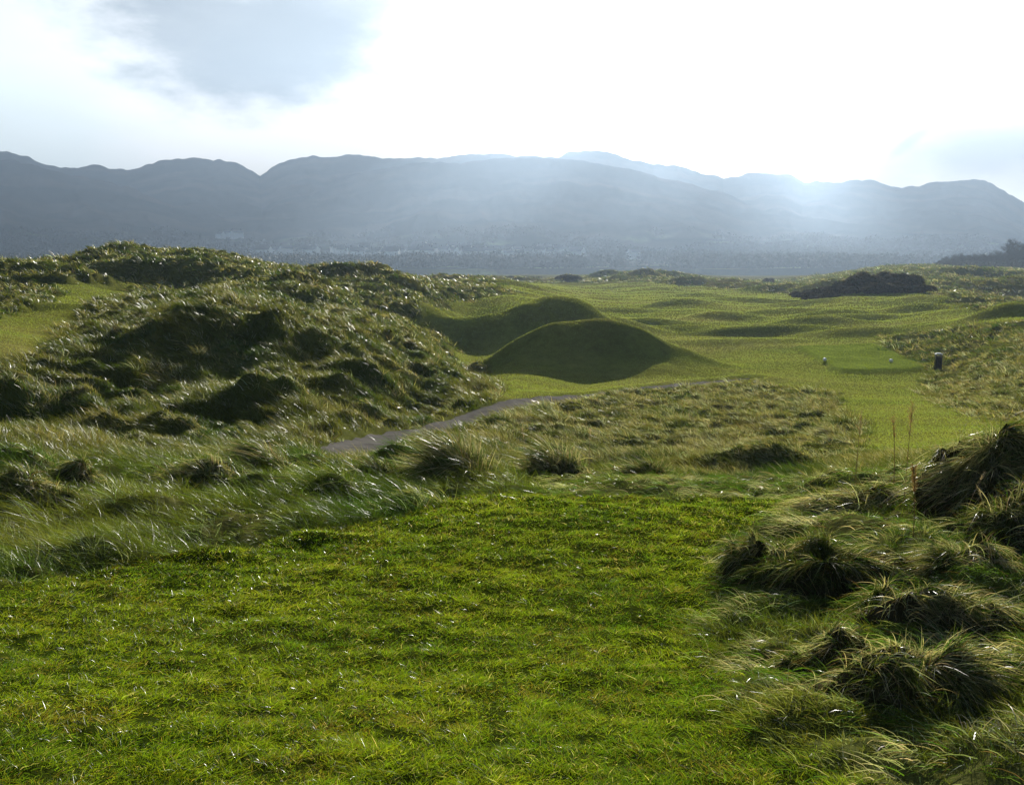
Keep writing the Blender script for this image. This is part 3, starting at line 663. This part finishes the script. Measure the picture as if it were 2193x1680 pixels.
TM = [tree_meshes(3, 12, .42), tree_meshes(8, 12, .55), tree_meshes(15, 12, .5)]
def tree(dx, D, h, label, i, group='bare trees of the wood on the right', base=None):
    cx, cy = at(dx, D), D; e = link(bpy.data.objects.new('bare_tree', None)); s_ = h/12
    e.location = (cx, cy, float(hz(cx, cy))); e.scale = (s_*1.1, s_*1.1, s_); e.rotation_euler = (0, 0, random.uniform(0, 6.28)); tag(e, label, 'tree', group)
    link(bpy.data.objects.new('trunk', TM[i % 3][0]), e); link(bpy.data.objects.new('crown', TM[i % 3][1]), e)
def top_of(dx): return np.interp(dx, [1985,2010,2040,2060,2080,2100,2120,2150,2193,2300,2600], [556,549,540,536,541,537,532,524,510,496,480])
def tree_to(dx, D, ytop, label, i, **k):
    zt = pt(dx, ytop, D)[2]; zb = float(hz(at(dx, D), D)); tree(dx, D, max(4, zt-zb), label, i, **k)
tree_to(2150, 452, 500, 'largest bare tree of the wood, its round crown standing above the others', 0)
i = 0
for row, (D, dxs) in enumerate([(440, np.arange(2012, 2420, 17)), (462, np.arange(1996, 2420, 19)), (485, np.arange(2003, 2420, 18))]):
    for dx in dxs:
        i += 1; tree_to(dx+random.uniform(-5, 5), D+random.uniform(-6, 6), float(top_of(dx))+random.uniform(-4, 9), 'bare dark tree in the misty wood on the right', i)
# dense understorey below them
def thicket(name, label, X, Y, Hh, Wd, per, size, cols, mat=None):
    n_ = len(X); X, Y, Hh, Wd = [np.repeat(v, per) for v in (X, Y, Hh, Wd)]; m_ = len(X)
    d = rng.normal(0, 1, (m_, 3)); d /= np.linalg.norm(d, axis=1, keepdims=True); q_ = rng.uniform(.6, 1, m_)
    P = np.stack([X+d[:,0]*Wd*q_, Y+d[:,1]*Wd*q_, hz(X, Y)+Hh*.5+d[:,2]*Hh*.5*q_], 1)
    a, b = rng.normal(0, 1, (m_, 3)), rng.normal(0, 1, (m_, 3)); s_ = (size*rng.uniform(.5, 1.4, m_))[:,None]
    a = a/np.linalg.norm(a, axis=1, keepdims=True)*s_; b = b/np.linalg.norm(b, axis=1, keepdims=True)*s_*.6
    V_ = np.stack([P-b, P+b, P+a], 1).reshape(-1, 3); c = C_(*cols[0])+(C_(*cols[1])-C_(*cols[0]))*rng.random((n_, 1)); c = np.repeat(np.repeat(c, per, axis=0), 3, axis=0)
    me = raw_mesh(name, V_, np.arange(m_*3), np.arange(m_)*3, np.full(m_, 3), m_gorse, c)
    return tag(link(bpy.data.objects.new(name, me)), label, 'wood', kind='stuff')
dxs = rng.uniform(2015, 2430, 260); Ds = rng.uniform(445, 500, 260); zt = np.array([pt(a, float(top_of(a))+8, b)[2] for a, b in zip(dxs, Ds)]); Xs = at(dxs, Ds)
thicket('undergrowth', 'dark undergrowth and ivy filling the wood below the bare trees', Xs, Ds, np.maximum((zt-hz(Xs, Ds))*rng.uniform(.5, .95, 260), 2), rng.uniform(3, 6, 260), 90, .8, [(.03,.035,.02), (.06,.05,.035)])
# ------------------------------------------------------------------ the far town: small pale houses
m_wall = plain('white_render', (.75,.75,.72), .8, .1, .3); m_roof = plain('slate', (.10,.10,.11), .7, .2, .5); m_win = plain('window_glass', (.03,.035,.04), .15, .1, 1, .6)
def house_parts():
    bm = bmesh.new(); v = [bm.verts.new(p) for p in [(-6,-4,-3),(6,-4,-3),(6,4,-3),(-6,4,-3),(-6,-4,5),(6,-4,5),(6,4,5),(-6,4,5),(-6,0,8),(6,0,8)]]
    for f_ in [(0,1,5,4),(2,3,7,6),(3,0,4,8,7),(1,2,6,9,5)]: bm.faces.new([v[k] for k in f_])
    me = bpy.data.meshes.new('wall'); bm.to_mesh(me); bm.free(); me.materials.append(m_wall)
    bm = bmesh.new(); v = [bm.verts.new(p) for p in [(-6.4,-4.6,4.75),(6.4,-4.6,4.75),(6.4,0,8.25),(-6.4,0,8.25),(6.4,4.6,4.75),(-6.4,4.6,4.75)]]
    bm.faces.new([v[0],v[1],v[2],v[3]]); bm.faces.new([v[3],v[2],v[4],v[5]])
    bmesh.ops.solidify(bm, geom=bm.faces[:], thickness=.2); bx(bm, (-4.8, 0, 8.4), (1, .8, 1.8), 1, 0); bx(bm, (4.8, 0, 8.4), (1, .8, 1.8), 1, 0)
    mr = bpy.data.meshes.new('roof'); bm.to_mesh(mr); bm.free(); mr.materials.append(m_roof); return me, mr
mw, mr = house_parts()
random.seed(4)
spots = []
for (a0, a1, b0, b1, k) in [(535,680,544,551,12),(690,760,541,548,7),(760,850,549,556,9),(860,1010,546,553,9),(990,1060,549,560,10),(1060,1130,560,568,8),(1110,1190,545,578,12),(1190,1240,545,560,4),(460,520,507,511,3),(1500,1540,560,572,4),(700,1000,538,545,10),(1100,1240,565,582,12),(1000,1200,545,556,12),(1250,1400,555,575,8)]:
    for _ in range(k): spots.append((random.uniform(a0, a1), random.uniform(b0, b1)))
spots += [(1177,573),(1184,573),(1199,578),(1195,546),(915,544)]
HSE = []
for (a, b) in spots:
    g = ground_hit(a, b, H, 3200)
    if g[1] < 1350: continue
    HSE.append((g[0], g[1]))
    e = link(bpy.data.objects.new('house', None)); e.location = (g[0], g[1], float(hz(g[0], g[1]))+2.5); e.rotation_euler = (0, 0, random.uniform(-.7, .7)); s_ = random.uniform(1.3, 2.1); e.scale = (s_, s_, s_)
    tag(e, 'tiny white house of the hazy town at the foot of the mountains', 'house', 'far white houses of the town')
    link(bpy.data.objects.new('wall', mw), e); link(bpy.data.objects.new('roof', mr), e)

# far-off woods along the foot of the mountains
n_ = 12000; Y = rng.uniform(950, 2050, n_); T = rng.uniform(-.62, .62, n_); X = T*Y; zz = hz(X, Y)
wm = (fbm(X/210, Y/160, 400, 3) > -.12+.25*sstep(20, 60, zz)) & (zz < 75) & ~((T > -.32) & (T < .08) & (Y < 1800) & (Y > 1350) & (fbm(X/90, Y/90, 401, 2) > -.1))
for hx, hy in HSE: wm &= ~((np.abs(T-hx/hy) < .010) & (Y < hy+12) & (Y > hy-190))
X, Y = X[wm], Y[wm]
thicket('far_wood', 'dark far-off woodland along the foot of the mountains', X, Y, rng.uniform(9, 15, len(X)), rng.uniform(9, 15, len(X)), 44, 3.0, [(.028,.03,.02), (.034,.034,.024)])


# flattened dead grass between the tussocks
nd_ = 300000
x, y = rng.uniform(.3, 8.5, nd_), rng.uniform(1.2, 11.5, nd_); r = np.hypot(x, y)
keep = (rng.random(nd_) < msk(rough, x, y)*np.clip(3.2/r, .25, 1)*np.clip(.45+fbm(x/.7, y/.6, 600, 3)*1.8, .05, 1))
x, y, r = x[keep], y[keep], r[keep]; n_ = len(x)
a = pn(x/.45, y/.4, 601)*3.4+pn(x/.12, y/.12, 602)*1.6+nrm(n_)*.35+2.6
L = rng.uniform(.05, .20, n_)*np.clip(.35+r*.10, .55, 1); U = np.stack([np.cos(a)*.8, np.sin(a)*.8, rng.uniform(.15, .9, n_)], 1); B = np.stack([np.cos(a)*L*.3, np.sin(a)*L*.3, -L*rng.uniform(.3, .9, n_)], 1)
c = mixc(C_(.08,.16,.014)+np.zeros((n_,3)), C_(.46,.43,.32), np.clip(fbm(x/.5, y/.4, 603, 3)*2.4+.30+nrm(n_)*.3, 0, 1)); c = mixc(c, C_(.20,.11,.05), (rng.random(n_) < .08)*.8)
tag(blades('dead_grass', np.stack([x, y, hz(x, y)+rng.uniform(0, .03, n_)], 1), U, L, rng.uniform(.002, .0048, n_), B, jit(c, .3), m_rough, 3), 'flattened bleached grass between the tussocks on the right', 'grass', kind='stuff')

# ------------------------------------------------------------------ world, sun
SUN_AZ, SUN_EL = R(15), R(18)
sv = Vector((math.sin(SUN_AZ)*math.cos(SUN_EL), math.cos(SUN_AZ)*math.cos(SUN_EL), math.sin(SUN_EL)))
sd = bpy.data.lights.new('sun', 'SUN'); sd.energy = 5.0; sd.angle = R(.4); sd.color = (1, .95, .86)
so = link(bpy.data.objects.new('sun', sd)); so.rotation_euler = sv.to_track_quat('Z', 'Y').to_euler(); so.location = (0, 0, 50)
wd = bpy.data.worlds.new('World'); sc.world = wd; wd.use_nodes = True; nt = wd.node_tree; nt.nodes.clear()
wo = nt.nodes.new('ShaderNodeOutputWorld'); bg = N(nt, 'Background'); bg.inputs['Strength'].default_value = .05
sky = N(nt, 'TexSky', sky_type='NISHITA'); sky.sun_disc = False; sky.sun_elevation = SUN_EL; sky.sun_rotation = SUN_AZ; sky.air_density = 1.0; sky.dust_density = 2.0
tc = N(nt, 'TexCoord'); dirv = tc.outputs['Generated']
sx = N(nt, 'SeparateXYZ'); nt.links.new(dirv, sx.inputs[0])
yy = math_(nt, 'MAXIMUM', sx.outputs[1], .05); az = math_(nt, 'DIVIDE', sx.outputs[0], yy); el = math_(nt, 'DIVIDE', sx.outputs[2], yy)
mp = N(nt, 'Mapping'); nt.links.new(dirv, mp.inputs[0]); mp.inputs['Scale'].default_value = (1, 1, 2.4)
ns = noise(nt, 5, 8, .58, mp.outputs[0]); ns2 = noise(nt, 2.2, 5, .55, mp.outputs[0])
def blob(dx, dy, rx, ry, rot=0, wob=.9, edge=(1.0, .35)):
    c0 = ray(dx, dy); a0, e0 = c0[0]/c0[1], c0[2]/c0[1]; s = K/F
    A_ = math_(nt, 'SUBTRACT', az, a0); E_ = math_(nt, 'SUBTRACT', el, e0); c, s_ = math.cos(R(rot)), math.sin(R(rot))
    xr = math_(nt, 'ADD', math_(nt, 'MULTIPLY', A_, c/(rx*s)), math_(nt, 'MULTIPLY', E_, s_/(rx*s)))
    yr = math_(nt, 'ADD', math_(nt, 'MULTIPLY', A_, -s_/(ry*s)), math_(nt, 'MULTIPLY', E_, c/(ry*s)))
    d = math_(nt, 'SQRT', math_(nt, 'ADD', math_(nt, 'MULTIPLY', xr, xr), math_(nt, 'MULTIPLY', yr, yr)))
    d = math_(nt, 'ADD', d, math_(nt, 'MULTIPLY', math_(nt, 'SUBTRACT', ns, .5), wob*2))
    return mapr(nt, d, edge[0], edge[1], 0, 1, True)
def mixn(a, b, f_):
    o = N(nt, 'Mix', data_type='RGBA'); 
    if hasattr(f_, 'is_output'): nt.links.new(f_, o.inputs[0])
    else: o.inputs[0].default_value = f_
    for v, k in ((a, 6), (b, 7)):
        if hasattr(v, 'is_output'): nt.links.new(v, o.inputs[k])
        else: o.inputs[k].default_value = (*v, 1)
    return o.outputs[2]
front_ = math_(nt, 'MULTIPLY', mapr(nt, sx.outputs[1], .3, .7, 0, 1, True), mapr(nt, sx.outputs[2], .32, .55, 1, 0, True))
white = mixn(sky.outputs[0], (14.6, 14.6, 14.7), math_(nt, 'MULTIPLY', mapr(nt, ns2, .35, .6, .55, 1, True), math_(nt, 'MULTIPLY', front_, 1.0)))
pale = blob(0, 260, 330, 330, 0, .9, (1.2, .2))
white = mixn(white, (11.6, 13.2, 13.6), math_(nt, 'MULTIPLY', pale, .8))
big = blob(500, 85, 370, 160, -6, .95, (1.05, .40)); big2 = blob(700, 20, 350, 115, 14, .9, (1.05, .2))
white = mixn(white, (3.6, 4.2, 4.85), math_(nt, 'MULTIPLY', big, math_(nt, 'MULTIPLY', front_, mapr(nt, ns, .3, .7, .98, .75))))
white = mixn(white, (4.6, 5.2, 5.8), math_(nt, 'MULTIPLY', big2, math_(nt, 'MULTIPLY', front_, .8)))
for (a, b, c, d, e, k) in [(1690,120,170,55,14,.6),(1680,195,70,60,40,.5),(1040,140,110,30,28,.6),(1280,272,70,24,20,.5),(1465,270,40,10,5,.2),(1890,190,150,42,28,.6),(2110,325,240,75,6,.6),(1950,300,60,16,40,.45),(2190,165,50,50,0,.4),(1250,185,110,26,10,.35)]:
    white = mixn(white, (2.2, 2.9, 3.8), math_(nt, 'MULTIPLY', blob(a, b, c, d, e, .9, (1.25, .1)), math_(nt, 'MULTIPLY', front_, k)))
nt.links.new(white, bg.inputs[0]); nt.links.new(bg.outputs[0], wo.inputs[0])

# unseen cloud sheet added above the view to shade mountains; gaps shaped for shafts
CZ = 10500.0; off = CZ/math.tan(SUN_EL); ox_, oy_ = off*math.sin(SUN_AZ), off*math.cos(SUN_AZ)
gx = np.arange(-6500, 7501, 45.0); gy = np.arange(900, 4000, 80.0); XX, YY = np.meshgrid(gx, gy, indexing='ij')
s_ = XX*math.cos(SUN_AZ)-YY*math.sin(SUN_AZ)
gap = np.zeros_like(s_)
for (dx_, D_, rx_, ry_, k) in [(620, 2300, 80, 800, 1.3), (810, 2200, 185, 1000, 1.6), (1060, 2400, 100, 900, 1.3), (1300, 2500, 175, 900, 1.4), (1520, 2700, 120, 700, 1.2), (1750, 1900, 135, 900, 1.15), (1890, 2500, 50, 500, .8)]:
    aa_ = math.atan(at(dx_, 1.0)); P_ = XX*math.sin(aa_)+YY*math.cos(aa_)-D_; T_ = XX*math.cos(aa_)-YY*math.sin(aa_)+pn(YY/500, dx_*.1, 3)*25
    gap = np.maximum(gap, k*np.exp(-((T_/rx_)**2+(P_/ry_)**2)**1.5))
fld = .75-gap*1.2+fbm(XX/500, YY/500, 500, 3)*.2
edge_ = np.minimum.reduce([(YY-900)/400, (4000-YY)/300, (XX+7000)/500, (8000-XX)/500]); fld = np.minimum(fld, edge_+fbm(XX/600, YY/600, 501, 3)*.5)
on = fld > .12; vs = {}; Vv = []; Fq = []
def vid(i, j, s):
    if (i, j, s) not in vs:
        vs[(i, j, s)] = len(Vv); t_ = max(0.0, float(fld[min(i, on.shape[0]-1), min(j, on.shape[1]-1)]))
        Vv.append((gx[0]+45*i+ox_, gy[0]+80*j+oy_, CZ+s*(8+22*t_)))
    return vs[(i, j, s)]
for i in range(on.shape[0]-1):
    for j in range(on.shape[1]-1):
        if not on[i, j]: continue
        Fq.append([vid(i,j,1), vid(i+1,j,1), vid(i+1,j+1,1), vid(i,j+1,1)]); Fq.append([vid(i,j,-1), vid(i,j+1,-1), vid(i+1,j+1,-1), vid(i+1,j,-1)])
        for (a, b, p, q2) in [(i-1,j,(i,j),(i,j+1)), (i+1,j,(i+1,j+1),(i+1,j)), (i,j-1,(i+1,j),(i,j)), (i,j+1,(i,j+1),(i+1,j+1))]:
            if a < 0 or b < 0 or a >= on.shape[0]-1 or b >= on.shape[1]-1 or not on[a, b]:
                Fq.append([vid(*p,-1), vid(*q2,-1), vid(*q2,1), vid(*p,1)])
me = bpy.data.meshes.new('shade_cloud_sheet'); me.from_pydata(Vv, [], Fq); me.materials.append(plain('cloud', (.8,.8,.8), 1, .05, .001, 0))
tag(link(bpy.data.objects.new('shade_cloud_sheet', me)), 'unseen cloud sheet added to shade the mountains, with gaps for light shafts', kind='structure')

# haze
HZ = True
if HZ:
    x0, x1, y0, y1, z0, z1 = -9500, 9500, -9500, 9500, float(V[:,2].min())-1, float(V[:,2].max())+25
    vs = [(x, y, z) for z in (z0, z1) for y in (y0, y1) for x in (x0, x1)]
    me = bpy.data.meshes.new('haze'); me.from_pydata(vs, [], [(0,2,3,1),(4,5,7,6),(0,1,5,4),(2,6,7,3),(0,4,6,2),(1,3,7,5)])
    hm, nt, out = mat_new('air'); pv = N(nt, 'VolumePrincipled'); pv.inputs['Density'].default_value = 2.0e-4; pv.inputs['Color'].default_value = (.44,.57,.74,1); pv.inputs['Anisotropy'].default_value = .55
    nt.links.new(pv.outputs[0], out.inputs['Volume']); me.materials.append(hm)
    tag(link(bpy.data.objects.new('haze', me)), 'thin blue haze filling the air as far as the mountains', kind='stuff')

# ------------------------------------------------------------------ render settings
sc.view_settings.view_transform = 'Standard'; sc.view_settings.look = 'None'; sc.view_settings.gamma = 1; sc.view_settings.exposure = .86
cy_ = sc.cycles
cy_.use_denoising = True
try: cy_.denoiser = 'OPENIMAGEDENOISE'
except Exception: pass
cy_.max_bounces = 6; cy_.diffuse_bounces = 3; cy_.glossy_bounces = 2; cy_.transmission_bounces = 4; cy_.volume_bounces = 1; cy_.transparent_max_bounces = 4
cy_.use_adaptive_sampling = True; cy_.adaptive_threshold = .015
